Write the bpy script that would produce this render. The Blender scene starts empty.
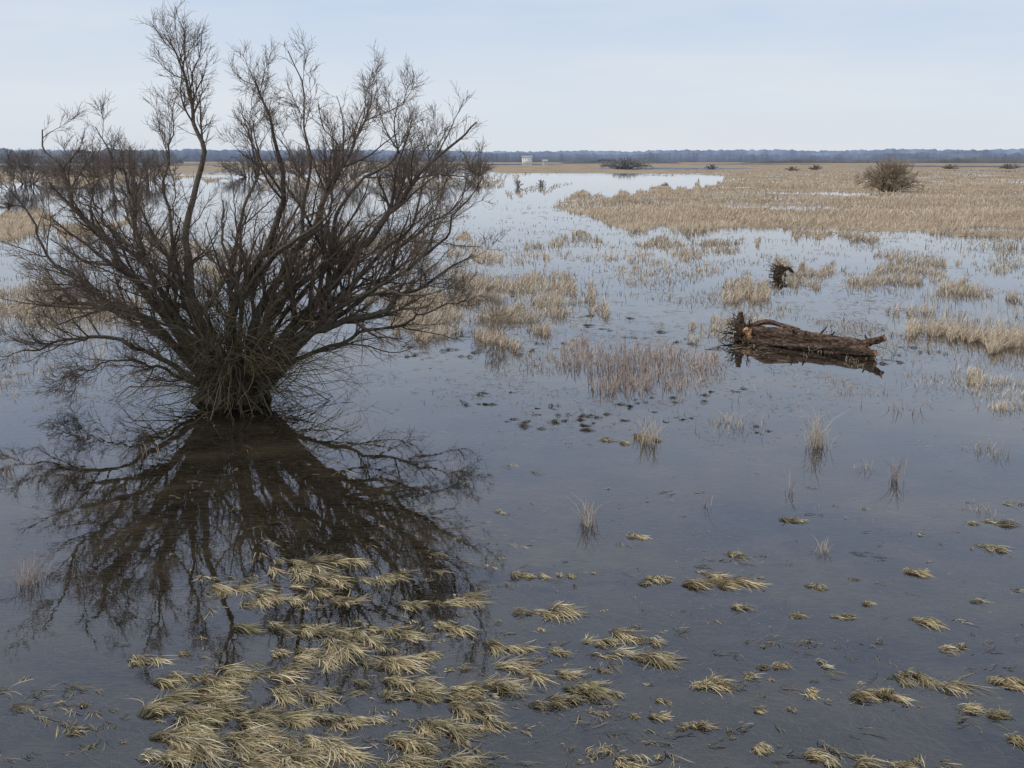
import bpy, math, numpy as np
from mathutils import Vector
rng=np.random.default_rng(7)
sc=bpy.context.scene
sc.view_settings.view_transform='Standard'; sc.view_settings.look='None'; sc.view_settings.exposure=0
# ---------------------------------------------------------------- camera
H=6.0; FPX=1050.0; PITCH=math.radians(12.04); cp,sp=math.cos(PITCH),math.sin(PITCH)
cam=bpy.data.objects.new('camera',bpy.data.cameras.new('camera')); sc.collection.objects.link(cam)
cam.location=(0,0,H); cam.rotation_euler=(math.radians(90)-PITCH,0,0)
cam.data.sensor_width=36; cam.data.lens=FPX/1024*36; cam.data.clip_end=20000; cam.data.clip_start=0.1
sc.camera=cam
# survey helpers: map between the site plan (metres) and sighting rows/columns
def gp(u,v):
    u=np.asarray(u,float); v=np.asarray(v,float)
    up=(384-v)/FPX; dz=-sp+up*cp; t=H/(-dz)
    return (u-512)/FPX*t,(cp+up*sp)*t
def ppm(v):
    x,y=gp(512,v); return FPX/(y*cp+H*sp)
def rowcol(x,y):
    fwd=y*cp+H*sp; ok=(y>3)
    fwd=np.where(ok,fwd,10.0); up=y*sp-H*cp
    return np.where(ok,512+FPX*x/fwd,-9999),np.where(ok,384-FPX*up/fwd,9999)
# ---------------------------------------------------------------- noise
def vn(x,y,s=0):
    xi=np.floor(x);yi=np.floor(y);fx=x-xi;fy=y-yi
    fx=fx*fx*(3-2*fx);fy=fy*fy*(3-2*fy)
    def h(a,b):
        q=np.sin(a*127.1+b*311.7+s*74.7)*43758.5453
        return q-np.floor(q)
    return (h(xi,yi)*(1-fx)+h(xi+1,yi)*fx)*(1-fy)+(h(xi,yi+1)*(1-fx)+h(xi+1,yi+1)*fx)*fy
def fbm(x,y,s=0,o=4):
    r=0;a=.5;t=0
    for i in range(o):
        r=r+a*vn(x,y,s+i);t+=a;a*=.55;x=x*2.03+1.7;y=y*2.03+9.2
    return r/t
# ---------------------------------------------------------------- mesh helpers
def mk(name,V,F,C=None,mat=None,smooth=False,parent=None):
    V=np.asarray(V,np.float32).reshape(-1,3);F=np.asarray(F,np.int32);k=F.shape[1]
    me=bpy.data.meshes.new(name)
    me.vertices.add(len(V));me.vertices.foreach_set('co',V.ravel())
    me.loops.add(F.size);me.loops.foreach_set('vertex_index',F.ravel())
    me.polygons.add(len(F));me.polygons.foreach_set('loop_start',np.arange(len(F),dtype=np.int32)*k)
    me.polygons.foreach_set('loop_total',np.full(len(F),k,np.int32))
    if smooth: me.polygons.foreach_set('use_smooth',np.ones(len(F),bool))
    me.update(calc_edges=True)
    if C is not None:
        C=np.asarray(C,np.float32).reshape(-1,3)
        a=me.color_attributes.new('Col','FLOAT_COLOR','POINT')
        a.data.foreach_set('color',np.concatenate([C,np.ones((len(C),1),np.float32)],1).ravel())
    me.validate()
    o=bpy.data.objects.new(name,me);sc.collection.objects.link(o)
    if mat: me.materials.append(mat)
    if parent: o.parent=parent
    return o
def empty(name,loc=(0,0,0)):
    e=bpy.data.objects.new(name,None);e.location=loc;sc.collection.objects.link(e);return e
def nrm(a): return a/np.maximum(np.linalg.norm(a,axis=-1,keepdims=True),1e-9)
class Acc:
    def __init__(s): s.V=[];s.F=[];s.C=[];s.n=0
    def add(s,V,F,C):
        V=V.reshape(-1,3);s.V.append(V);s.F.append(F.reshape(-1,4)+s.n);s.C.append(np.broadcast_to(C,V.shape).reshape(-1,3) if C.shape!=V.shape else C);s.n+=len(V)
    def obj(s,name,mat,smooth=False,parent=None): return mk(name,np.concatenate(s.V),np.concatenate(s.F),np.concatenate(s.C),mat,smooth,parent)
def strips(acc,P,S,W,C):   # P N,K,3  S N,3  W N,K  C N,K,3
    N,K,_=P.shape
    V=np.stack([P-S[:,None]*W[...,None]*.5,P+S[:,None]*W[...,None]*.5],2)
    b=(np.arange(N)*K*2)[:,None]+np.arange(K-1)*2
    F=np.stack([b,b+1,b+3,b+2],-1)
    CC=np.repeat(C[:,:,None],2,2)
    acc.add(V,F,CC.reshape(-1,3))
def tubes(acc,P,R,sides,C):   # C N,3 or N,K,3
    N,K,_=P.shape
    T=nrm(np.gradient(P,axis=1)); ref=np.array([.31,.87,.12])
    A=nrm(np.cross(T,ref));B=np.cross(T,A)
    a=np.arange(sides)/sides*2*np.pi
    V=P[:,:,None]+R[:,:,None,None]*(np.cos(a)[:,None]*A[:,:,None]+np.sin(a)[:,None]*B[:,:,None])
    base=(np.arange(N)*K*sides)[:,None,None]+(np.arange(K-1)*sides)[None,:,None]
    i=np.arange(sides);j=(i+1)%sides
    F=np.stack([base+i,base+j,base+sides+j,base+sides+i],-1)
    if C.ndim==2:C=C[:,None]
    CC=np.broadcast_to(C[:,:,None,:],(N,K,sides,3)).reshape(-1,3)
    acc.add(V,F,CC)
def grow(P,R,n,t0,t1,ls,ang,K,up,wig,rs=.6,tip=.35,lmin=.15,rmin=.003,lmax=9.,fall=.55):
    N,Kp,_=P.shape
    t=rng.uniform(t0,t1,(N,n)); L=np.linalg.norm(np.diff(P,axis=1),axis=2).sum(1)
    f=t*(Kp-1);i=np.minimum(f.astype(int),Kp-2);w=(f-i)[...,None]
    idx=np.arange(N)[:,None]
    p=P[idx,i]*(1-w)+P[idx,i+1]*w; T=nrm(P[idx,i+1]-P[idx,i]); r=R[idx,i]*(1-w[...,0])+R[idx,i+1]*w[...,0]
    rd=rng.normal(size=(N,n,3)); rd-= (rd*T).sum(-1,keepdims=True)*T; rd=nrm(rd)
    a=np.radians(rng.uniform(ang[0],ang[1],(N,n)))[...,None]
    d=nrm(np.cos(a)*T+np.sin(a)*rd)
    ln=np.clip(L[:,None]*ls*(1-fall*t)*rng.uniform(.55,1.25,(N,n)),lmin,lmax)
    p=p.reshape(-1,3);d=d.reshape(-1,3);ln=ln.reshape(-1);r=r.reshape(-1)
    Q=[p]
    for k in range(K-1):
        d=nrm(d+np.array([0,0,up])+rng.normal(size=d.shape)*wig); p=p+d*(ln/(K-1))[:,None]
        p[:,2]=np.maximum(p[:,2],-.05)
        Q.append(p)
    Q=np.stack(Q,1)
    r0=np.maximum(r*rs,rmin); Rr=r0[:,None]*np.linspace(1,tip,K)[None]
    return Q,np.maximum(Rr,rmin*.7)
# ---------------------------------------------------------------- materials
def newmat(name):
    m=bpy.data.materials.new(name);m.use_nodes=True;nt=m.node_tree
    return m,nt,nt.nodes['Principled BSDF']
def colmat(name,rough=.8,noise=0,bump=0,nscale=20,spec=.2,bd=.03):
    m,nt,b=newmat(name);N=nt.nodes;L=nt.links
    a=N.new('ShaderNodeAttribute');a.attribute_name='Col'
    b.inputs['Roughness'].default_value=rough;b.inputs['Specular IOR Level'].default_value=spec
    if noise or bump:
        g=N.new('ShaderNodeNewGeometry')
        t=N.new('ShaderNodeTexNoise');t.inputs['Scale'].default_value=nscale;t.inputs['Detail'].default_value=6
        L.new(g.outputs['Position'],t.inputs['Vector'])
        mr=N.new('ShaderNodeMapRange');mr.inputs[1].default_value=.3;mr.inputs[2].default_value=.7
        mr.inputs[3].default_value=1-noise;mr.inputs[4].default_value=1+noise
        L.new(t.outputs['Fac'],mr.inputs[0])
        vm=N.new('ShaderNodeVectorMath');vm.operation='SCALE'
        L.new(a.outputs['Color'],vm.inputs[0]);L.new(mr.outputs[0],vm.inputs['Scale'])
        L.new(vm.outputs[0],b.inputs['Base Color'])
        if bump:
            bp=N.new('ShaderNodeBump');bp.inputs['Strength'].default_value=bump;bp.inputs['Distance'].default_value=bd
            L.new(t.outputs['Fac'],bp.inputs['Height']);L.new(bp.outputs[0],b.inputs['Normal'])
    else: L.new(a.outputs['Color'],b.inputs['Base Color'])
    return m
M_blade=colmat('dry_reed',.8,spec=.1); M_bark=colmat('willow_bark',.9,.45,.8,14,bd=.05); M_twig=colmat('willow_twig',.85,spec=.1)
M_log=colmat('weathered_wood',.85,.7,1.0,9,bd=.12); M_far=colmat('hazy_forest',1,.25,0,.01)
# ---------------------------------------------------------------- reed map
POLY=[ # polygon (col,row), density, height, tone
 ([(700,171),(1600,166),(1600,250),(1024,247),(930,244),(880,231),(760,234),(640,224),(560,207),(600,195),(690,184)],1.0,.85,0),
 ([(-600,214),(60,213),(140,225),(70,240),(-600,246)],.8,.8,0),
 ([(-600,283),(90,285),(150,315),(120,355),(-600,362)],.5,.5,0),
 ([(380,285),(440,258),(600,280),(616,308),(520,336),(400,334)],.65,.6,0),
 ([(470,239),(585,239),(600,256),(480,259)],.8,.5,0),
 ([(865,298),(960,280),(1030,296),(1500,290),(1500,345),(1000,342),(870,332)],1.0,.66,0),
 ([(820,262),(930,260),(938,280),(740,283),(770,270)],.8,.5,0),
 ([(695,278),(750,278),(753,302),(697,302)],.7,.55,0),
 ([(570,348),(660,338),(705,362),(670,387),(590,390)],.12,.58,1),
 ([(960,370),(1500,370),(1500,407),(975,404)],.5,.35,0),
 ([(600,236),(735,238),(720,253),(600,252)],.8,.45,0),
 ([(250,176),(500,172),(490,184),(250,192)],.6,.8,0),
 ([(150,240),(420,225),(430,250),(160,270)],.55,.6,0),
 ([(495,186),(600,184),(560,190),(500,192)],.6,.6,0),
 ([(-600,168),(60,168),(200,176),(120,184),(-600,188)],.9,.9,0),
 ([(850,246),(1500,246),(1500,264),(870,260)],.55,.4,0),
 ([(685,316),(750,320),(725,340),(675,334)],.5,.3,0),
 ([(620,262),(690,260),(700,272),(630,275)],.35,.35,0),
 ([(-600,368),(70,366),(130,380),(60,394),(-600,400)],.3,.28,0),
]
def inpoly(u,v,pts):
    r=np.zeros(u.shape,bool);n=len(pts)
    for i in range(n):
        x1,y1=pts[i];x2,y2=pts[(i+1)%n]
        if y1==y2: continue
        c=((y1>v)!=(y2>v))&(u<(x2-x1)*(v-y1)/(y2-y1)+x1); r^=c
    return r
def reedmap(x,y):
    u,v=rowcol(x,y); sc_=np.clip(y,10,400)/60.
    n1=fbm(x/(4*sc_),y/(7*sc_),1,5)-.5; n2=fbm(x/(4*sc_),y/(7*sc_),11,5)-.5; n3=fbm(x/(.9*sc_),y/(1.6*sc_),15,3)-.5
    uj=u+n1*170+n3*90; vj=v+(n2*38+n3*24)*np.clip((v-160)/60,.1,1.2)
    D=np.zeros(u.shape);Hh=np.full(u.shape,.4);tone=np.zeros(u.shape)
    for pts,d,h,tn in POLY:
        m=inpoly(uj,vj,pts)&(d>D); D=np.where(m,d,D);Hh=np.where(m,h,Hh);tone=np.where(m,tn,tone)
    ch=(fbm(x/20,y/15,131,4)>.60)&(v>192)&(v<255)   # open channels through the far bed
    D=np.where(ch,D*.06,D)
    return u,v,D,Hh,tone
# ---------------------------------------------------------------- ground sheet
def build_ground():
    d=np.radians(np.concatenate([np.arange(-180,-40,4),np.arange(-40,40,.16),np.arange(40,180,4)]))
    r=np.concatenate([[.5],3*np.power(9000/3,np.linspace(0,1,420))])
    A,Rr=np.meshgrid(d,r); x=Rr*np.sin(A);y=Rr*np.cos(A)
    u,v,D,_,_=reedmap(x,y)
    z=-.15+.13*(fbm(x/3,y/3,5)-.5)-.06*np.clip((y-12)/20,0,1)
    far=(v<241)&(D>.7)
    holes=fbm(x/14,y/22,31)>.36
    z=np.where(far&holes,.03+.03*fbm(x/5,y/5,3),z)
    z=np.where((D>.3)&(v>240),-.13+.26*(fbm(x/1.0,y/1.4,37)-.38),z)
    z=np.where((y>480+140*(fbm(x/150,y/400,8)-.5)),.06,z)
    z=np.where((y>480)&(y<2000)&(fbm(x/160,y/260,17)>.60),-.15,z)
    nr,nc=x.shape
    V=np.stack([x,y,z],-1)
    i=np.arange(nr-1)[:,None]*nc; j=np.arange(nc);k=(j+1)%nc
    F=np.stack([i+j,i+nc+j,i+nc+k,i+k],-1).reshape(-1,4)
    m,nt,b=newmat('marsh_ground');N=nt.nodes;L=nt.links
    g=N.new('ShaderNodeNewGeometry');s=N.new('ShaderNodeSeparateXYZ');L.new(g.outputs['Position'],s.inputs[0])
    def noise(scale,vec,det=6,dist=0):
        t=N.new('ShaderNodeTexNoise');t.inputs['Scale'].default_value=scale;t.inputs['Detail'].default_value=det;t.inputs['Distortion'].default_value=dist
        L.new(vec,t.inputs['Vector']);return t.outputs['Fac']
    def ramp(f,st):
        c=N.new('ShaderNodeValToRGB');e=c.color_ramp.elements
        e[0].position=st[0][0];e[0].color=(*st[0][1],1);e[1].position=st[-1][0];e[1].color=(*st[-1][1],1)
        for p,cc in st[1:-1]:
            q=e.new(p);q.color=(*cc,1)
        L.new(f,c.inputs[0]);return c.outputs[0]
    mp=N.new('ShaderNodeMapping');mp.inputs['Rotation'].default_value=(0,0,.5);mp.inputs['Scale'].default_value=(3,22,3);L.new(g.outputs['Position'],mp.inputs[0])
    mud=ramp(noise(.8,g.outputs['Position'],8),[(.35,(.032,.027,.021)),(.5,(.095,.077,.054)),(.65,(.21,.165,.11))])
    strand=ramp(noise(1.5,mp.outputs[0],6,1.2),[(.42,(0,0,0)),(.62,(.26,.21,.14))])
    ad=N.new('ShaderNodeMix');ad.data_type='RGBA';ad.blend_type='ADD';ad.inputs[0].default_value=.8
    L.new(mud,ad.inputs[6]);L.new(strand,ad.inputs[7])
    straw=ramp(noise(.06,g.outputs['Position'],10),[(.35,(.37,.28,.19)),(.5,(.50,.39,.27)),(.68,(.58,.48,.35))])
    speck=ramp(noise(9,g.outputs['Position'],6),[(.35,(.45,.42,.4)),(.6,(1,1,1))])
    ml=N.new('ShaderNodeMix');ml.data_type='RGBA';ml.blend_type='MULTIPLY';ml.inputs[0].default_value=1;L.new(straw,ml.inputs[6]);L.new(speck,ml.inputs[7])
    mr=N.new('ShaderNodeMapRange');mr.inputs[1].default_value=-.05;mr.inputs[2].default_value=.02;L.new(s.outputs[2],mr.inputs[0])
    mx=N.new('ShaderNodeMix');mx.data_type='RGBA';L.new(mr.outputs[0],mx.inputs[0]);L.new(ad.outputs[2],mx.inputs[6]);L.new(ml.outputs[2],mx.inputs[7])
    L.new(mx.outputs[2],b.inputs['Base Color']);b.inputs['Roughness'].default_value=.95;b.inputs['Specular IOR Level'].default_value=.1
    mk('marsh_ground',V,F,None,m,True)
build_ground()
# ---------------------------------------------------------------- water
def build_water():
    m=bpy.data.materials.new('flood_water');m.use_nodes=True;nt=m.node_tree;N=nt.nodes;L=nt.links
    for n in list(N): N.remove(n)
    o=N.new('ShaderNodeOutputMaterial');fr=N.new('ShaderNodeFresnel');fr.inputs['IOR'].default_value=1.8
    tr=N.new('ShaderNodeBsdfTransparent');tr.inputs[0].default_value=(.85,.83,.80,1)
    gl=N.new('ShaderNodeBsdfGlossy');gl.inputs['Roughness'].default_value=.015;gl.inputs['Color'].default_value=(.97,.98,1,1)
    mx=N.new('ShaderNodeMixShader');L.new(fr.outputs[0],mx.inputs[0]);L.new(tr.outputs[0],mx.inputs[1]);L.new(gl.outputs[0],mx.inputs[2]);L.new(mx.outputs[0],o.inputs[0])
    g=N.new('ShaderNodeNewGeometry')
    t=N.new('ShaderNodeTexNoise');t.inputs['Scale'].default_value=2.2;t.inputs['Detail'].default_value=3;L.new(g.outputs['Position'],t.inputs['Vector'])
    b=N.new('ShaderNodeBump');b.inputs['Strength'].default_value=.12;b.inputs['Distance'].default_value=.012
    L.new(t.outputs['Fac'],b.inputs['Height']);L.new(b.outputs[0],gl.inputs['Normal'])
    a=np.arange(96)/96*2*np.pi; R=[1,30,300,9000]
    V=[[r*math.sin(q),r*math.cos(q),0] for r in R for q in a]
    F=[[i*96+j,(i+1)*96+j,(i+1)*96+(j+1)%96,i*96+(j+1)%96][::-1] for i in range(3) for j in range(96)]
    mk('flood_water',V,F,None,m)
build_water()
# ---------------------------------------------------------------- reeds
STRAW=np.array([[.63,.51,.355],[.71,.59,.435],[.56,.43,.29],[.47,.34,.23],[.75,.65,.50]])
PINK=np.array([[.50,.37,.29],[.44,.31,.24],[.58,.45,.34]])
def reeds():
    N=1400000
    u=rng.uniform(-350,1380,N);v=165+rng.uniform(0,1,N)**1.15*255
    x,y=gp(u,v);_,_,D,Hh,tone=reedmap(x,y)
    cl=fbm(x/1.6,y/1.6,44,3); cl2=fbm(x/6,y/9,45,3)
    dens=D*np.clip((cl-.38)*5,0.03,1)*np.clip((cl2-.32)*5,.08,1)
    dens=np.where(v<242,np.maximum(dens,D*.4),dens)
    sparse=.09*np.clip((fbm(x/2.5,y/3.5,61)-.50)*9,0,1)*(v>200)*(v<395)*(.5+.8*np.exp(-((v-290)/60)**2))+.0025*(v>200)
    sparse=np.where((v>330)&(u<520),sparse*.3,sparse)
    dens=np.maximum(dens*.7,sparse)
    k=rng.uniform(0,1,N)<dens
    x,y,v,Hh,D,tone,cl=[q[k] for q in (x,y,v,Hh,D,tone,cl)];n=len(x);print('reeds',n)
    h=np.where(D>.1,Hh,.26)*rng.uniform(.2,1.0,n)*(.4+.95*cl)
    w=np.maximum(.006,.00055*y)*rng.uniform(.6,1.3,n)
    a=rng.normal(.1,1.2,n);ln=h*np.abs(rng.normal(0,.9,n))
    K=4;t=np.linspace(0,1,K)
    P=np.stack([x[:,None]+np.cos(a)[:,None]*ln[:,None]*t**1.7,y[:,None]+np.sin(a)[:,None]*ln[:,None]*t**1.7,-.05+(h[:,None]+.05)*(t-.4*t**3*np.minimum(ln/h,1.5)[:,None])],-1)
    b=rng.uniform(-.9,.9,n);S=np.stack([np.cos(b),np.sin(b),0*b],-1)
    W=w[:,None]*np.array([1,.9,.7,.25])
    c=STRAW[rng.integers(0,5,n)];c=np.where(tone[:,None]>0,PINK[rng.integers(0,3,n)],c)
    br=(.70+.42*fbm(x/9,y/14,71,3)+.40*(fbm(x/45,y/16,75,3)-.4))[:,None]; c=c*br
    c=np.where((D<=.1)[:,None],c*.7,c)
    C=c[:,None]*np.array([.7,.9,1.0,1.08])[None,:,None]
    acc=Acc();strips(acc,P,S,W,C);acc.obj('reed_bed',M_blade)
reeds()
# ---------------------------------------------------------------- upright reed stands in open water
def stand(u,v,hpx,wpx,n,tone=0):
    x0,y0=gp(u,v);s=ppm(v);h=hpx/s*rng.uniform(.25,1.0,n);x=x0+rng.normal(0,wpx/s/3.2,n);y=y0+rng.normal(0,wpx/s/2.5,n)
    a=rng.uniform(0,2*np.pi,n);ln=h*rng.uniform(.02,.8,n);t=np.linspace(0,1,4)
    P=np.stack([x[:,None]+np.cos(a)[:,None]*ln[:,None]*t**2,y[:,None]+np.sin(a)[:,None]*ln[:,None]*t**2,-.06+(h[:,None]+.06)*(t-.2*t**3)],-1)
    b=rng.uniform(-.8,.8,n);S=np.stack([np.cos(b),np.sin(b),0*b],-1)
    c=(STRAW*.85 if tone==0 else PINK*.85)[rng.integers(0,3,n)]
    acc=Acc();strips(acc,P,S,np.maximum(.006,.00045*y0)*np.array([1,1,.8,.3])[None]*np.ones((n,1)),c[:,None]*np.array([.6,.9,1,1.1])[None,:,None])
    acc.obj('reed_clump',M_blade)
for q in [(817,446,50,14,60),(648,442,32,18,60),(587,525,36,12,44),(896,480,36,12,26,1),(30,583,44,20,60,1),(822,552,20,16,26),(790,492,26,8,9,1),(705,505,26,10,7,1),(990,452,16,34,50),(735,425,16,48,60),(985,512,12,26,30),(610,372,32,44,70,1),(645,366,26,44,60,1),(150,455,20,20,8,1),(455,470,20,20,8,1),(12,470,24,24,20,1),(905,412,16,26,20,1),(865,470,16,20,14)]:
    stand(*q)
# ---------------------------------------------------------------- foreground tussocks
GRASS=np.array([[.78,.63,.38],[.68,.53,.30],[.42,.38,.18],[.86,.73,.49],[.36,.25,.13],[.54,.46,.23],[.30,.29,.12]])
def tussock(acc,u,v,w,den=1.,ang=None,z0=0.,dull=1.):
    x0,y0=gp(u,v);s=ppm(v);L=w/s
    n=int(den*(24+w*2.8)); th=rng.normal(-.12,.26) if ang is None else ang
    ax=np.array([math.cos(th),math.sin(th)]);ay=np.array([-ax[1],ax[0]])
    nb=max(2,int(w/9))
    bc=rng.uniform(-.65,.35,nb)*L; bs=rng.normal(0,.09,nb)*min(L,1.); ba=rng.normal(0,.34,nb);bl=rng.uniform(.35,1.25,nb);bz=rng.uniform(.3,1.5,nb);bt=rng.uniform(.50,1.2,nb)
    k=rng.integers(0,nb,n)
    sg=min(.035,.06*L+.006)
    a=bc[k]+rng.normal(0,sg,n); bb=bs[k]+rng.normal(0,sg*.8,n)
    ln=np.clip(rng.uniform(.22,.6,n)*L,.06,.45)*bl[k]
    da=th+ba[k]+rng.normal(0,.24,n)
    hz=rng.uniform(.05,.7,n)*min(.065,.12*L)*bz[k]
    t=np.linspace(0,1,6)
    bend=rng.normal(-.15,.5,n)
    dirx=np.cos(da[:,None]+bend[:,None]*t);diry=np.sin(da[:,None]+bend[:,None]*t)
    px=x0+a*ax[0]+bb*ay[0];py=y0+a*ax[1]+bb*ay[1]
    X=px[:,None]+ln[:,None]*t*dirx;Y=py[:,None]+ln[:,None]*t*diry
    Z=z0-.01+hz[:,None]*1.3*np.sin(np.pi*t**.6)+rng.uniform(0,.018,n)[:,None]
    Z[:,-1]=z0+rng.uniform(-.012,.02,n)
    P=np.stack([X,Y,Z],-1)
    tl=rng.normal(0,.5,n)
    S=nrm(np.stack([-np.sin(da)*np.cos(tl),np.cos(da)*np.cos(tl),np.sin(tl)],-1))
    tone=rng.choice(3,p=[.55,.2,.25])
    pr=[[.26,.2,.07,.25,.1,.1,.02],[.18,.18,.18,.17,.08,.14,.07],[.20,.2,.06,.10,.30,.12,.02]][tone]
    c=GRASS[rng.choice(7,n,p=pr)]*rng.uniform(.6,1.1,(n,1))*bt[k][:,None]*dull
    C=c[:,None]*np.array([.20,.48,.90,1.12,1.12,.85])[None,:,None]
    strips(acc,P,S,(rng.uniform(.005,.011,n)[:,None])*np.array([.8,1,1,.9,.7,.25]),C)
TL=[(300,565,60),(340,558,50),(250,590,70),(285,602,60),(325,578,60),(338,632,95),(310,590,50),(380,575,45),(420,605,40),(470,600,55),(540,610,60),(530,572,34),(562,573,20),(645,533,28),(700,580,95),(740,605,28),(655,577,30),(745,552,30),(850,615,26),(910,570,32),(925,618,40),(955,645,30),(932,678,62),(880,692,50),(1005,680,42),(985,712,40),(820,585,26),(800,518,26),(985,520,42),(990,545,34),(700,683,52),(652,712,32),(640,635,50),(635,655,55),(590,688,55),(545,670,75),(510,645,42),(460,625,40),(490,685,60),(440,695,85),(395,683,60),(370,657,105),(270,670,85),(195,677,60),(165,657,50),(200,705,80),(262,715,125),(350,717,60),(410,740,60),(440,725,60),(480,710,55),(240,750,170),(330,745,70),(440,760,70),(285,768,90),(210,690,70),(840,758,50),(820,690,26),(1000,735,42),(770,665,28),(570,652,30),(700,725,34),(770,745,26),(180,755,60),(300,690,60),(345,600,50),(260,625,50),(390,630,50),(600,640,30),(870,600,20),(795,615,24),(620,440,34),(650,436,40),(770,710,24),(560,700,44),(380,768,80),(200,785,110),(350,795,100),(450,800,90),(640,768,40),(900,760,34),(225,735,90),(310,655,60),(420,655,50)]
acc=Acc()
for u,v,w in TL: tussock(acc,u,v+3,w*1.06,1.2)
for i in range(150):
    if rng.uniform()<.5: u=rng.normal(400,160); v=rng.uniform(555,785)
    else: u=rng.uniform(-150,1200);v=rng.uniform(470,775)
    if u<160 and v<700: continue
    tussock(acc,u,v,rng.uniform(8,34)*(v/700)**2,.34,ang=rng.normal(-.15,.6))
# half-drowned brown mats just below the surface
for i in range(460):
    if rng.uniform()<.35: u=rng.normal(420,190); v=rng.uniform(540,785)
    else: u=rng.uniform(-150,1200);v=rng.uniform(460,785)
    if u<160 and v<690: continue
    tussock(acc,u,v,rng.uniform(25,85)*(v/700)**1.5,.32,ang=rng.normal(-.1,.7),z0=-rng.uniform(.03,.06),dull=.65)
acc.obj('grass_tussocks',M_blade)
# dark peaty turf breaking the surface in the middle distance
pt=Acc()
for u,v,w in [(545,423,34),(575,427,46),(600,420,30),(628,409,34),(560,415,30),(650,404,26),(540,412,22),(455,402,34),(490,396,26),(700,398,26),(735,388,22),(640,332,40),(600,322,36),(560,345,30),(530,352,30),(690,345,26),(470,352,36),(520,300,30),(890,362,24),(930,352,30),(680,420,24),(760,432,20),(420,352,30),(720,352,30)]:
    for j in range(4): tussock(pt,u+rng.normal(0,w*.5),v+rng.normal(0,3.5),w*rng.uniform(.25,.7),.5,ang=rng.normal(0,1.),dull=.26)
pt.obj('peat_turf',M_blade)
def submerged():
    N=130000;u=rng.uniform(-200,1250,N);v=rng.uniform(400,800,N);x,y=gp(u,v)
    d=np.clip((fbm(x/1.2,y/1.2,91)-.40)*6,0,1)*(.3+.6*np.exp(-((u-420)/260)**2)+.4*(u>600))*np.clip((v-380)/160,.1,1)
    k=rng.uniform(0,1,N)<d;x,y=x[k],y[k];n=len(x)
    th=-.25+1.6*(fbm(x/1.5,y/1.5,93)-.5)*2+rng.normal(0,.35,n);ln=rng.uniform(.12,.5,n);t=np.linspace(0,1,5);bend=rng.normal(0,.7,n)
    P=np.stack([x[:,None]+ln[:,None]*t*np.cos(th[:,None]+bend[:,None]*t),y[:,None]+ln[:,None]*t*np.sin(th[:,None]+bend[:,None]*t),-rng.uniform(.008,.08,n)[:,None]+0*t],-1)
    S=np.stack([-np.sin(th),np.cos(th),0*th],-1)
    c=np.array([[.42,.34,.22],[.24,.185,.115],[.52,.43,.29],[.24,.22,.12]])[rng.integers(0,4,n)]
    a=Acc();strips(a,P,S,rng.uniform(.004,.009,n)[:,None]*np.array([.6,1,1,.8,.3]),np.repeat(c[:,None],5,1));a.obj('submerged_grass',M_blade)
submerged()
def debris():
    N=380000;u=rng.uniform(-200,1250,N);v=205+rng.uniform(0,1,N)*530;x,y=gp(u,v)
    d=.6*np.clip((fbm(x/1.3,y/1.8,101)-.50)*8,0,1)*np.clip((fbm(x/7,y/9,103)-.38)*5,0,1)
    mid=np.exp(-((v-340)/65)**2)
    d=d*np.where(v>450,.04,.15+.85*mid); blob=1.2*np.exp(-((u-570)/40)**2-((v-420)/9)**2)+.9*np.exp(-((u-640)/45)**2-((v-405)/7)**2)+.5*np.exp(-((u-440)/60)**2-((v-395)/12)**2)+.5*np.exp(-((u-720)/100)**2-((v-400)/18)**2)+.8*np.exp(-((u-600)/120)**2-((v-330)/24)**2)
    fl=.9*np.exp(-((u-60)/130)**2-((v-376)/26)**2)
    d=np.maximum(d*.6,np.maximum(.6*blob,fl)*np.clip((fbm(x/.8,y/1.,107)-.46)*8,0,1))
    k=rng.uniform(0,1,N)<d;x,y,v,u=x[k],y[k],v[k],u[k];n=len(x);print('debris',n)
    s=1/ppm(v);ln=s*rng.uniform(1.5,9,n)*np.clip(380/v,.5,1.2);w=s*rng.uniform(.3,.8,n);th=rng.normal(-.1,.8,n);t=np.linspace(0,1,3);bd=rng.normal(0,.5,n)
    z=.004+rng.uniform(0,1,n)**4*.04
    P=np.stack([x[:,None]+ln[:,None]*t*np.cos(th[:,None]+bd[:,None]*t),y[:,None]+ln[:,None]*t*np.sin(th[:,None]+bd[:,None]*t),z[:,None]+.02*np.sin(np.pi*t)*rng.uniform(0,1,n)[:,None]],-1)
    S=np.stack([-np.sin(th),np.cos(th),.3*np.ones(n)],-1)
    c=np.array([[.17,.13,.09],[.24,.185,.125],[.38,.30,.20],[.09,.07,.05],[.30,.235,.155]])[rng.integers(0,5,n)]
    bl=np.exp(-((u-575)/50)**2-((v-418)/12)**2)[:,None];c=c*(1-.8*bl)
    a=Acc();strips(a,P,S,w[:,None]*np.array([.6,1,.3]),np.repeat(c[:,None],3,1));a.obj('floating_debris',M_blade)
debris()
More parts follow.
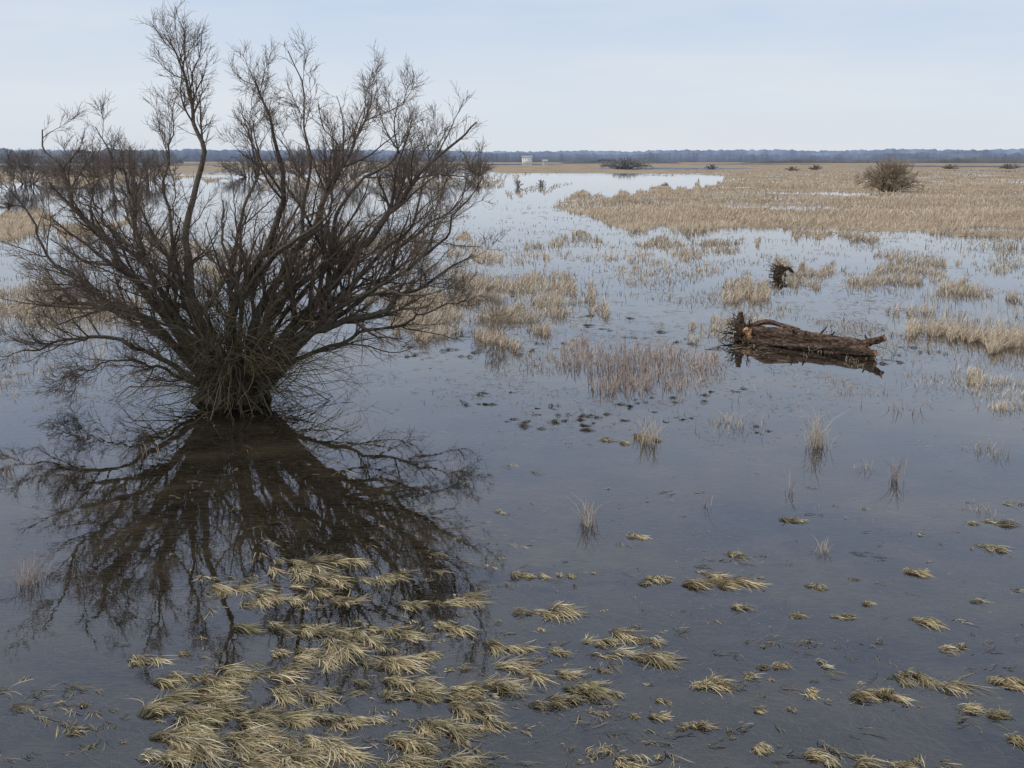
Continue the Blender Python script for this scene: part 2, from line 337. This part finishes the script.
# ---------------------------------------------------------------- willow tree
bx,by=gp(237,400);bx=float(bx);by=float(by)
def limb(pts,dy,K=34):
    # pts in drawing units (41 per metre, measured from the foot of the tree)
    P=np.array([[ (a-237)/40.5,0,(398-b)/41.5] for a,b in pts]);n=len(P)
    t=np.linspace(0,1,n);P[:,1]=dy*t**1.1
    P=np.vstack([2*P[0]-P[1],P,2*P[-1]-P[-2]])
    out=[]
    for s in np.linspace(0,n-1,K):
        i=min(int(s),n-2);f=s-i;p0,p1,p2,p3=P[i:i+4]
        out.append(.5*((2*p1)+(-p0+p2)*f+(2*p0-5*p1+4*p2-p3)*f*f+(-p0+3*p1-3*p2+p3)*f**3))
    out=np.array(out)
    kn=rng.normal(0,.075,(14,3));tt=np.linspace(0,13,K)
    wob=np.stack([np.interp(tt,np.arange(14),kn[:,c]) for c in range(3)],-1)*np.clip(np.linspace(0,3,K),0,1)[:,None]
    return out+wob+rng.normal(0,.012,(K,3))
LIMBS=[([(222,392),(207,335),(195,290),(192,230),(212,160),(208,105),(198,60),(182,30)],.4,.17),
([(226,390),(200,340),(180,285),(172,220),(165,160),(176,120),(168,104)],1.4,.09),
([(242,390),(238,315),(262,250),(300,185),(292,120),(275,68)],-.6,.18),
([(240,390),(232,310),(236,240),(258,170),(250,120),(240,95)],1.8,.09),
([(248,388),(262,310),(306,235),(335,180),(368,125),(384,80)],.8,.17),
([(246,388),(270,320),(300,270),(318,200),(330,130),(320,52)],-1.2,.12),
([(254,388),(292,325),(338,275),(372,235),(402,198),(445,150),(488,112)],.3,.21),
([(254,388),(300,330),(350,285),(385,250),(418,215),(428,165),(450,115)],1.9,.11),
([(258,390),(296,342),(345,316),(395,298),(435,272),(484,240)],-.8,.17),
([(258,390),(310,330),(365,290),(415,255),(462,215),(494,165)],-1.6,.12),
([(260,392),(305,354),(355,338),(408,322),(440,305),(478,300)],1.4,.09),
([(220,388),(180,325),(140,268),(103,222),(74,165),(50,118)],.2,.18),
([(220,388),(168,330),(120,290),(80,250),(58,200),(42,160)],-1.5,.10),
([(216,390),(158,325),(105,303),(60,292),(26,305)],.9,.14),
([(216,392),(150,345),(98,328),(55,336),(20,345)],-1.0,.09),
([(214,394),(160,362),(110,355),(65,372)],-.6,.06),
([(220,388),(175,290),(155,225),(150,165),(128,120)],-1.0,.12),
([(235,388),(200,300),(150,240),(120,190),(100,145)],2.4,.08),
([(240,388),(215,330),(165,300),(125,270),(90,262)],-2.8,.08),
([(250,388),(290,300),(355,240),(405,185),(432,130)],3.0,.08),
([(230,388),(190,300),(120,250),(85,235),(45,240)],2.8,.08),
([(240,388),(250,300),(280,250),(345,200),(358,150),(352,95)],-2.4,.09),
([(250,388),(284,300),(334,250),(355,190),(402,150),(410,88)],-.3,.12),
([(256,390),(330,318),(385,280),(420,225),(465,195),(486,145)],1.0,.10),
([(228,388),(190,320),(140,280),(110,215),(88,190),(70,140)],1.2,.08)]
tree=empty('willow_tree',(bx,by,0))
def build_tree():
    P=np.stack([limb(p,d) for p,d,_ in LIMBS]);r=np.array([q[2] for q in LIMBS])*.84
    K=P.shape[1];R=r[:,None]*(np.linspace(1,0,K)**1.1*.90+.10)
    P[:,0]+=np.stack([rng.normal(0,.20,len(P)),rng.normal(0,.16,len(P)),np.full(len(P),-.3)],-1)
    acc=Acc()
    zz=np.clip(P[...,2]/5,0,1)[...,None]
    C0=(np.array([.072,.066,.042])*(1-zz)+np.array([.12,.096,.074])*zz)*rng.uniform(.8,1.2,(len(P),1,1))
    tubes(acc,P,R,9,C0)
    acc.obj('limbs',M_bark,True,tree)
    a2=Acc()
    def cols(n,base): return np.array(base)*rng.uniform(.7,1.35,(n,1))
    P1,R1=grow(P,R,16,.16,.97,.36,(18,60),10,.06,.13,.55,.3,.7,.008,lmax=2.5,fall=.68)
    tubes(a2,P1,R1,5,cols(len(P1),(.12,.092,.070)))
    P2,R2=grow(P1,R1,10,.10,1,.46,(20,52),6,.07,.15,.55,.3,.36,.005)
    tubes(a2,P2,R2,3,cols(len(P2),(.15,.114,.086)))
    P2b,R2b=grow(P,R,20,.2,1,.10,(20,70),6,.12,.15,.2,.3,.3,.005); tubes(a2,P2b,R2b,3,cols(len(P2b),(.15,.114,.086)))
    P3,R3=grow(np.concatenate([P2,P2b]),np.concatenate([R2,R2b]),7,.1,1,.55,(18,48),4,.05,.16,.6,.4,.25,.0041)
    tubes(a2,P3,R3,3,cols(len(P3),(.20,.152,.116)))
    print('twigs',len(P1),len(P2),len(P3))
    a2.obj('branches_and_twigs',M_twig,False,tree)
    # sprouts crowded round the base
    n=330;ang=rng.uniform(0,2*np.pi,n);rr=rng.uniform(.1,.6,n)
    p=np.stack([np.cos(ang)*rr,np.sin(ang)*rr,rng.uniform(-.1,1.5,n)],-1)
    d=nrm(np.stack([np.cos(ang)*rng.uniform(.1,1.9,n),np.sin(ang)*rng.uniform(.1,1.9,n),rng.uniform(-.1,1.3,n)],-1));Q=[p];ln=rng.uniform(.5,3.8,n)
    for k in range(7):
        d=nrm(d+np.array([0,0,.04])+rng.normal(0,.22,(n,3)));p=p+d*(ln/7)[:,None];Q.append(p)
    Q=np.stack(Q,1);Q[...,2]=np.maximum(Q[...,2],-.08);R=rng.uniform(.006,.02,n)[:,None]*np.linspace(1,.3,8)
    a3=Acc();tubes(a3,Q,R,4,np.array([.085,.074,.042])*rng.uniform(.5,1.6,(n,1)))
    q,rq=grow(Q,R,8,.15,1,.38,(20,70),4,.03,.2,.5,.4,.25,.0045)
    tubes(a3,q,rq,3,np.array([.12,.097,.060])*rng.uniform(.6,1.5,(len(q),1)))
    n=260;ang=rng.uniform(0,2*np.pi,n);p=np.stack([np.cos(ang)*.5,np.sin(ang)*.45,rng.uniform(.2,1.8,n)],-1);d=nrm(np.stack([np.cos(ang),np.sin(ang),rng.uniform(-.1,.6,n)],-1));Q=[p];ln=rng.uniform(.8,3.6,n)
    for k in range(8):
        d=nrm(d+np.array([0,0,-.13])+rng.normal(0,.14,(n,3)));p=p+d*(ln/8)[:,None];Q.append(p)
    Q=np.stack(Q,1);Q[...,2]=np.maximum(Q[...,2],-.08);R=rng.uniform(.005,.012,n)[:,None]*np.linspace(1,.4,9)
    tubes(a3,Q,R,4,np.array([.16,.125,.08])*rng.uniform(.4,1.6,(n,1)))
    a3.obj('base_shoots',M_twig,False,tree)
    # pollard-like bole
    nz,na=18,40;z=np.linspace(-.4,1.15,nz);a=np.arange(na)/na*2*np.pi;A,Z=np.meshgrid(a,z)
    rad=(.70-.16*(Z+.4)/1.55+.25*np.exp(-(Z+.25)*3.5)*.6)*(1+.16*np.sin(A*5+Z)+.10*np.sin(A*9-2*Z)+.25*(fbm(A*2,Z*3,5)-.5));rad*=np.where(Z>1.05,.5,1)
    V=np.stack([rad*np.cos(A),rad*np.sin(A)*.85,Z],-1);i=np.arange(nz-1)[:,None]*na;j=np.arange(na);k=(j+1)%na
    mk('bole',V,np.stack([i+j,i+k,i+na+k,i+na+j],-1).reshape(-1,4),np.tile([.055,.045,.032],(nz*na,1)),M_bark,True,tree)
build_tree()
# ---------------------------------------------------------------- bushes
def bush(name,u,v,wpx,hpx,col,nst=40,y=None,thick=.9,n1=9,n2=6,el0=0.):
    x0,y0=gp(u,v);s=ppm(v);Wd=wpx/s/2;Ht=hpx/s;px=1/s
    ang=rng.uniform(0,2*np.pi,nst);e=rng.uniform(el0,1.,nst)**.9*np.pi/2*.98
    tip=np.stack([np.cos(ang)*np.cos(e)*Wd,np.sin(ang)*np.cos(e)*Wd,np.sin(e)*Ht*.92+.08*Ht],-1)*rng.uniform(.72,.95,(nst,1))
    t=np.linspace(0,1,8)[None,:,None]
    b=np.stack([np.cos(ang)*Wd*.12,np.sin(ang)*Wd*.12,-.1+0*ang],-1)
    P=b[:,None]*(1-t)+tip[:,None]*t;P[...,2]+=np.sin(np.pi*t[...,0])*Ht*.10
    P+=rng.normal(0,Ht*.015,P.shape);P+=np.array([float(x0),float(y0),0])
    R=np.full((nst,8),px*.30*thick)*np.linspace(1.6,.8,8)
    c=np.array(col);a=Acc();tubes(a,P,R,4,c*rng.uniform(.6,1.,(nst,1)))
    P1,R1=grow(P,R,n1,.25,1,.33,(20,55),5,.06,.12,.7,.6,.1,px*.2*thick);tubes(a,P1,R1,3,c*rng.uniform(.7,1.2,(len(P1),1)))
    P2,R2=grow(P1,R1,n2,.2,1,.5,(20,55),4,.06,.12,.8,.7,.1,px*.15*thick);tubes(a,P2,R2,3,c*rng.uniform(.8,1.4,(len(P2),1)))
    a.obj(name,M_twig)
BR=(.36,.29,.21);GY=(.30,.26,.22);HZ=(.30,.29,.29)  # HZ: twig colour greyed to imitate distance haze
bush('willow_bush',888,192,76,35,BR,90,n1=14,n2=8,thick=.75)
bush('willow_bush',625,168,60,11,HZ,50);bush('willow_bush',815,170,18,6,GY,26);bush('willow_bush',792,171,20,5,GY,26)
bush('willow_bush',950,169,26,5,GY,24);bush('willow_bush',712,169,18,5,HZ,24);bush('willow_bush',1010,169,30,6,HZ,24)
for q in [(28,184,80,36),(95,178,60,26),(-60,184,90,38),(150,180,70,28),(350,178,100,34),(440,177,80,26),(250,177,90,24),(60,177,60,22),(300,176,60,30),(400,180,60,30),(478,176,50,18)]:
    bush('willow_bush',*q,(.23,.20,.18),46,n1=9,n2=6,thick=.75)
for q in [(112,186,22,40),(133,184,18,36),(12,182,24,34)]:
    bush('bare_tree',*q,(.20,.175,.155),16,n1=8,n2=6,thick=.8,el0=.35)
bush('willow_shrub',518,187,13,8,GY,16,n1=6,n2=4,thick=.55);bush('willow_shrub',541,186,13,7,GY,16,n1=6,n2=4,thick=.55);bush('willow_shrub',497,333,66,46,(.34,.27,.20),34,n1=8,n2=6,thick=.5)
bush('willow_shrub',665,186,9,4,GY,10,n1=5,n2=4,thick=.6);bush('willow_shrub',9,209,12,8,(.05,.04,.035),12,n1=5,n2=4)
# ---------------------------------------------------------------- distant forest
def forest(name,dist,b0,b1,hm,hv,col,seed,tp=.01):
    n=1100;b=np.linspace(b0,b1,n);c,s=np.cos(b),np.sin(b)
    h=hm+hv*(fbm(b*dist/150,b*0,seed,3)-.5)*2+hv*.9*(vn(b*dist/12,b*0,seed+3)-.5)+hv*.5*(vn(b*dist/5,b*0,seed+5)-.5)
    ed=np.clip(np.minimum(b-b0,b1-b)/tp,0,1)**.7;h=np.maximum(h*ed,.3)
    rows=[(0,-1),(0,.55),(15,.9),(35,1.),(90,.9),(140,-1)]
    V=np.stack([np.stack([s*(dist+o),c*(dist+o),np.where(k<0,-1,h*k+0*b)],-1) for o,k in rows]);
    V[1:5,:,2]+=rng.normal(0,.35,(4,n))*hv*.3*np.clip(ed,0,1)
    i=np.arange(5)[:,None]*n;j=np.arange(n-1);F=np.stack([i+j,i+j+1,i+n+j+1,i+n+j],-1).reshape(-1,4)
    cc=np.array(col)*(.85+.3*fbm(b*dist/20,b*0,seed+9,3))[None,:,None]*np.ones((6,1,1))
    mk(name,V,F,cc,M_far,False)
D2=math.radians
forest('distant_forest',4200,D2(-50),D2(50),43,6,(.23,.28,.38),3)  # blue-grey aerial haze is painted into the colours of these forest bands
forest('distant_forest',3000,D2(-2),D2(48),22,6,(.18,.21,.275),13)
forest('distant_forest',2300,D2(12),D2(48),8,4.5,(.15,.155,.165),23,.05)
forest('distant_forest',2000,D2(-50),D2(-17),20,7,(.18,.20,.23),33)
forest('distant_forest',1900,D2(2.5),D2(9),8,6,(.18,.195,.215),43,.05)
# ---------------------------------------------------------------- farmhouse
def box(name,c,s,mat,parent):
    x,y,z=c;a,b,d=[q/2 for q in s]
    V=[(x+i*a,y+j*b,z+k*d) for i in(-1,1) for j in(-1,1) for k in(-1,1)]
    F=[(0,1,3,2),(4,6,7,5),(0,4,5,1),(2,3,7,6),(0,2,6,4),(1,5,7,3)]
    return mk(name,V,F,None,mat,False,parent)
def plain(name,c,r=.8):
    m,nt,b=newmat(name);t=nt.nodes.new('ShaderNodeTexNoise');t.inputs['Scale'].default_value=.7
    cr=nt.nodes.new('ShaderNodeValToRGB');cr.color_ramp.elements[0].color=(*[q*.9 for q in c],1);cr.color_ramp.elements[1].color=(*c,1)
    nt.links.new(t.outputs['Fac'],cr.inputs[0]);nt.links.new(cr.outputs[0],b.inputs['Base Color']);b.inputs['Roughness'].default_value=r;return m
Wm=plain('white_plaster',(.88,.88,.88));Rm=plain('roof_tile',(.42,.40,.40));Gm=plain('window_glass',(.16,.17,.18),.3)
def house(u,dist,w,h):
    x=(u-512)/FPX*dist*cp;e=empty('white_farmhouse',(x,dist,0))
    box('walls',(0,0,h/2),(w,9,h),Wm,e)
    V=[(-w/2-.6,-5.2,h+.01),(w/2+.6,-5.2,h+.01),(w/2+.6,5.2,h+.01),(-w/2-.6,5.2,h+.01),(-w/2-.6,0,h+3),(w/2+.6,0,h+3)]
    me=bpy.data.meshes.new('roof');me.from_pydata(V,[],[(0,1,5,4),(2,3,4,5),(0,4,3),(1,2,5),(0,3,2,1)]);me.materials.append(Rm)
    o=bpy.data.objects.new('roof',me);sc.collection.objects.link(o);o.parent=e
    for i in range(4):
        box('window_%d'%(i+1),(-w/2+w*(i+.5)/4,-4.53,h*.68),(1.1,.1,1.3),Gm,e)
    box('door',(0,-4.53,1.1),(1.1,.1,2.2),Rm,e)
house(527,1700,16,10);house(545,1750,8,4)
# ---------------------------------------------------------------- fallen log
def logtube(name,pts,rad,col,parent,seed,K=60,na=30,cap=(.42,.27,.13),rg=1.):
    pts=np.array(pts,float);n=len(pts);t=np.linspace(0,n-1,K)
    P=np.stack([np.interp(t,np.arange(n),pts[:,k]) for k in range(3)],-1)
    for _ in range(4): P[1:-1]=(P[:-2]+2*P[1:-1]+P[2:])/4
    R=np.interp(t,np.arange(n),rad);T=nrm(np.gradient(P,axis=0));A=nrm(np.cross(T,[.05,.1,1.]));B=np.cross(T,A)
    a=np.arange(na)/na*2*np.pi;AA,TT=np.meshgrid(a,np.linspace(0,1,K));ca,sa=np.cos(AA),np.sin(AA)
    f1=fbm(ca*2+5,sa*2+TT*6,seed,3)-.5;f2=fbm(ca*5+TT*2,sa*5+TT*14,seed+9,3)-.5
    rr=R[:,None]*(1+rg*(.5*f1+.55*f2)+.06*np.sin(AA*7+TT*5)-.22*rg*np.exp(-((AA-2.2-2*TT)/.22)**2)-.25*rg*np.exp(-((AA-4.4+TT)/.2)**2))
    V=P[:,None]+rr[...,None]*(ca[...,None]*A[:,None]+sa[...,None]*B[:,None])
    jag=rng.normal(0,.14,na)*R[-1]*2;V[-1]+=jag[:,None]*T[-1];V[0]+=rng.normal(0,.3,na)[:,None]*R[0]*T[0]
    V0=P[0]+T[0]*R[0]*.25;V1=P[-1]-T[-1]*R[-1]*.25
    i=np.arange(K-1)[:,None]*na;j=np.arange(na);k=(j+1)%na
    F=np.stack([i+j,i+k,i+na+k,i+na+j],-1).reshape(-1,4)
    V=V.reshape(-1,3);c=np.array(col)*np.clip(.9+3.2*f2+1.5*f1,.25,2.4)[...,None]
    nV=len(V)
    rim0=V[:na];rim1=V[-na:];VV=np.vstack([V,rim0,[V0]*na,rim1,[V1]*na])
    CC=np.vstack([c.reshape(-1,3),np.tile(cap,(4*na,1))])
    f0=np.stack([nV+k,nV+j,nV+na+j,nV+na+k],-1);f1_=np.stack([nV+2*na+j,nV+2*na+k,nV+3*na+k,nV+3*na+j],-1)
    return mk(name,VV,np.vstack([F,f0,f1_]),CC,M_log,False,parent)
x1,y1=gp(742,339);x2,y2=gp(878,356);x1,y1,x2,y2=map(float,(x1,y1,x2,y2))
lg=empty('fallen_tree_trunk',(x1,y1,-.03));lg.rotation_euler=(0,0,math.atan2(y2-y1,x2-x1));LL=math.hypot(x2-x1,y2-y1)
RB=(.115,.075,.053)
logtube('main_trunk',[(0,0,.28),(LL*.3,.05,.34),(LL*.6,0,.30),(LL*.93,-.05,.30)],[.25,.23,.21,.18],RB,lg,3)
logtube('split_trunk',[(.35,-.38,.10),(LL*.35,-.42,.08),(LL*.7,-.36,.10),(LL*1.0,-.4,.14)],[.13,.15,.14,.11],(.085,.056,.04),lg,8)
logtube('broken_stub',[(.1,-.05,.30),(-.05,-.1,.60),(-.02,-.12,1.0)],[.16,.13,.07],RB,lg,11,K=14,na=12)
logtube('leaning_limb',[(.15,.1,.45),(.8,.12,.74),(1.5,.1,.62),(2.1,.05,.58)],[.10,.09,.07,.04],(.15,.10,.072),lg,15,K=20,na=10)
logtube('end_stub',[(LL*.88,0,.32),(LL*.97,.05,.50),(LL*1.03,.1,.60)],[.12,.11,.10],RB,lg,17,K=12,na=12,cap=(.50,.26,.13))
logtube('end_branch',[(LL*.85,-.2,.18),(LL*.97,-.42,.18),(LL*1.03,-.50,.20)],[.12,.11,.10],RB,lg,19,K=12,na=12,cap=(.50,.26,.13))
logtube('torn_heartwood',[(.25,-.2,.38),(.48,-.40,.38),(.60,-.55,.20)],[.11,.12,.07],(.46,.25,.12),lg,25,K=12,na=12)
for i in range(8):
    t=rng.uniform(.12,.95);xx=LL*t;d=rng.normal(0,.22,2)
    logtube('knot_%d'%(i+1),[(xx,rng.uniform(-.2,.1),.40-.08*t),(xx+d[0]*.5,d[1]*.5,.52-.08*t),(xx+d[0],d[1],.62-.08*t+rng.uniform(-.06,.12))],[.06,.045,.02],(.10,.07,.05),lg,21+i,K=8,na=8)
def slivers(parent,n):
    x=rng.uniform(0,LL,n);p=np.stack([x,rng.uniform(-.55,.28,n),rng.uniform(.05,.48,n)-.08*x/LL],-1);d=nrm(np.stack([np.sign(rng.normal(size=n))*1.,rng.normal(0,.2,n),rng.normal(0,.2,n)],-1));Q=[p];ln=rng.uniform(.2,.7,n)
    for k in range(4):
        d=nrm(d+rng.normal(0,.12,(n,3)));p=p+d*(ln/4)[:,None];Q.append(p)
    a=Acc();tubes(a,np.stack(Q,1),rng.uniform(.010,.028,n)[:,None]*np.linspace(1,.3,5),4,np.array([.13,.09,.065])*rng.uniform(.3,1.6,(n,1)));a.obj('bark_slivers',M_twig,False,parent)
slivers(lg,75)
def roots(parent,n,reach,ctr,seed,r0=.035):
    ang=rng.uniform(0,2*np.pi,n);d=nrm(np.stack([-np.abs(rng.normal(.5,.5,n)),np.cos(ang),np.sin(ang)*.8+.15],-1));p=np.array(ctr)+rng.normal(0,.10,(n,3));Q=[p];ln=rng.uniform(.3,1,n)*reach
    for k in range(7):
        d=nrm(d+rng.normal(0,.28,(n,3))+[0,0,-.05]);p=p+d*(ln/7)[:,None];Q.append(p)
    Q=np.stack(Q,1);Q[...,2]=np.maximum(Q[...,2],-.1);R=rng.uniform(.4,1.3,n)[:,None]*r0*np.linspace(1,.25,8)
    a=Acc();tubes(a,Q,R,5,np.array([.09,.062,.046])*rng.uniform(.5,1.8,(n,1)))
    q,rq=grow(Q,R,5,.3,1,.5,(25,60),4,0,.2,.6,.4,.1,.008);tubes(a,q,rq,3,np.array([.12,.085,.06])*rng.uniform(.5,1.6,(len(q),1)))
    a.obj('roots',M_twig,False,parent)
roots(lg,80,1.0,(.05,0,.2),1)
x3,y3=gp(779,277);sn=empty('tree_stump',(float(x3),float(y3),0))
logtube('stump_body',[(0,0,-.2),(.05,0,.3),(0,.05,.6)],[.36,.28,.18],(.06,.045,.035),sn,31,K=16,na=16,cap=(.12,.09,.06))
logtube('stump_arm',[(.1,0,.3),(.45,.05,.5),(.75,.0,.22)],[.13,.10,.06],(.06,.045,.035),sn,33,K=14,na=10,cap=(.12,.09,.06))
roots(sn,46,.8,(0,0,.35),2,.03)
# ---------------------------------------------------------------- world and sun
w=bpy.data.worlds.new('World');sc.world=w;w.use_nodes=True;nt=w.node_tree;N=nt.nodes;L=nt.links
for n in list(N):N.remove(n)
o=N.new('ShaderNodeOutputWorld');sky=N.new('ShaderNodeTexSky');sky.sky_type='NISHITA';sky.sun_disc=False
EL,AZ=42,-110
sky.sun_elevation=math.radians(EL);sky.sun_rotation=math.radians(AZ);sky.dust_density=3;sky.air_density=1.2
b1=N.new('ShaderNodeBackground');b1.inputs[1].default_value=.07;L.new(sky.outputs[0],b1.inputs[0])
tc=N.new('ShaderNodeTexCoord');sx=N.new('ShaderNodeSeparateXYZ');L.new(tc.outputs['Generated'],sx.inputs[0])
cr=N.new('ShaderNodeValToRGB');e=cr.color_ramp.elements
e[0].position=0;e[0].color=(.75,.80,.86,1);e[1].position=1;e[1].color=(.66,.72,.80,1)
for p,c in [(.05,(.75,.82,.91,1)),(.13,(.61,.72,.89,1)),(.32,(.53,.63,.85,1)),(.55,(.53,.62,.80,1))]:
    q=e.new(p);q.color=c
L.new(sx.outputs[2],cr.inputs[0])
mp=N.new('ShaderNodeMapping');mp.inputs['Scale'].default_value=(1.4,1.4,9);mp.inputs['Location'].default_value=(.35,0,.2);L.new(tc.outputs['Generated'],mp.inputs[0])
t=N.new('ShaderNodeTexNoise');t.inputs['Scale'].default_value=2.2;t.inputs['Detail'].default_value=7;t.inputs['Roughness'].default_value=.55;L.new(mp.outputs[0],t.inputs['Vector'])
mr=N.new('ShaderNodeMapRange');mr.inputs[1].default_value=.42;mr.inputs[2].default_value=.75;mr.inputs[3].default_value=0;mr.inputs[4].default_value=.6;L.new(t.outputs['Fac'],mr.inputs[0])
mx=N.new('ShaderNodeMix');mx.data_type='RGBA';L.new(mr.outputs[0],mx.inputs[0]);L.new(cr.outputs[0],mx.inputs[6]);mx.inputs[7].default_value=(.84,.87,.91,1)
b2=N.new('ShaderNodeBackground');L.new(mx.outputs[2],b2.inputs[0]);b2.inputs[1].default_value=1
ms=N.new('ShaderNodeMixShader');ms.inputs[0].default_value=.9;L.new(b1.outputs[0],ms.inputs[1]);L.new(b2.outputs[0],ms.inputs[2]);L.new(ms.outputs[0],o.inputs[0])
sd=bpy.data.lights.new('sun','SUN');sd.energy=1.4;sd.angle=math.radians(12);sd.color=(1,.95,.88)
so=bpy.data.objects.new('sun',sd);sc.collection.objects.link(so)
dv=Vector((math.sin(math.radians(AZ))*math.cos(math.radians(EL)),math.cos(math.radians(AZ))*math.cos(math.radians(EL)),math.sin(math.radians(EL))))
so.rotation_euler=dv.to_track_quat('Z','Y').to_euler()
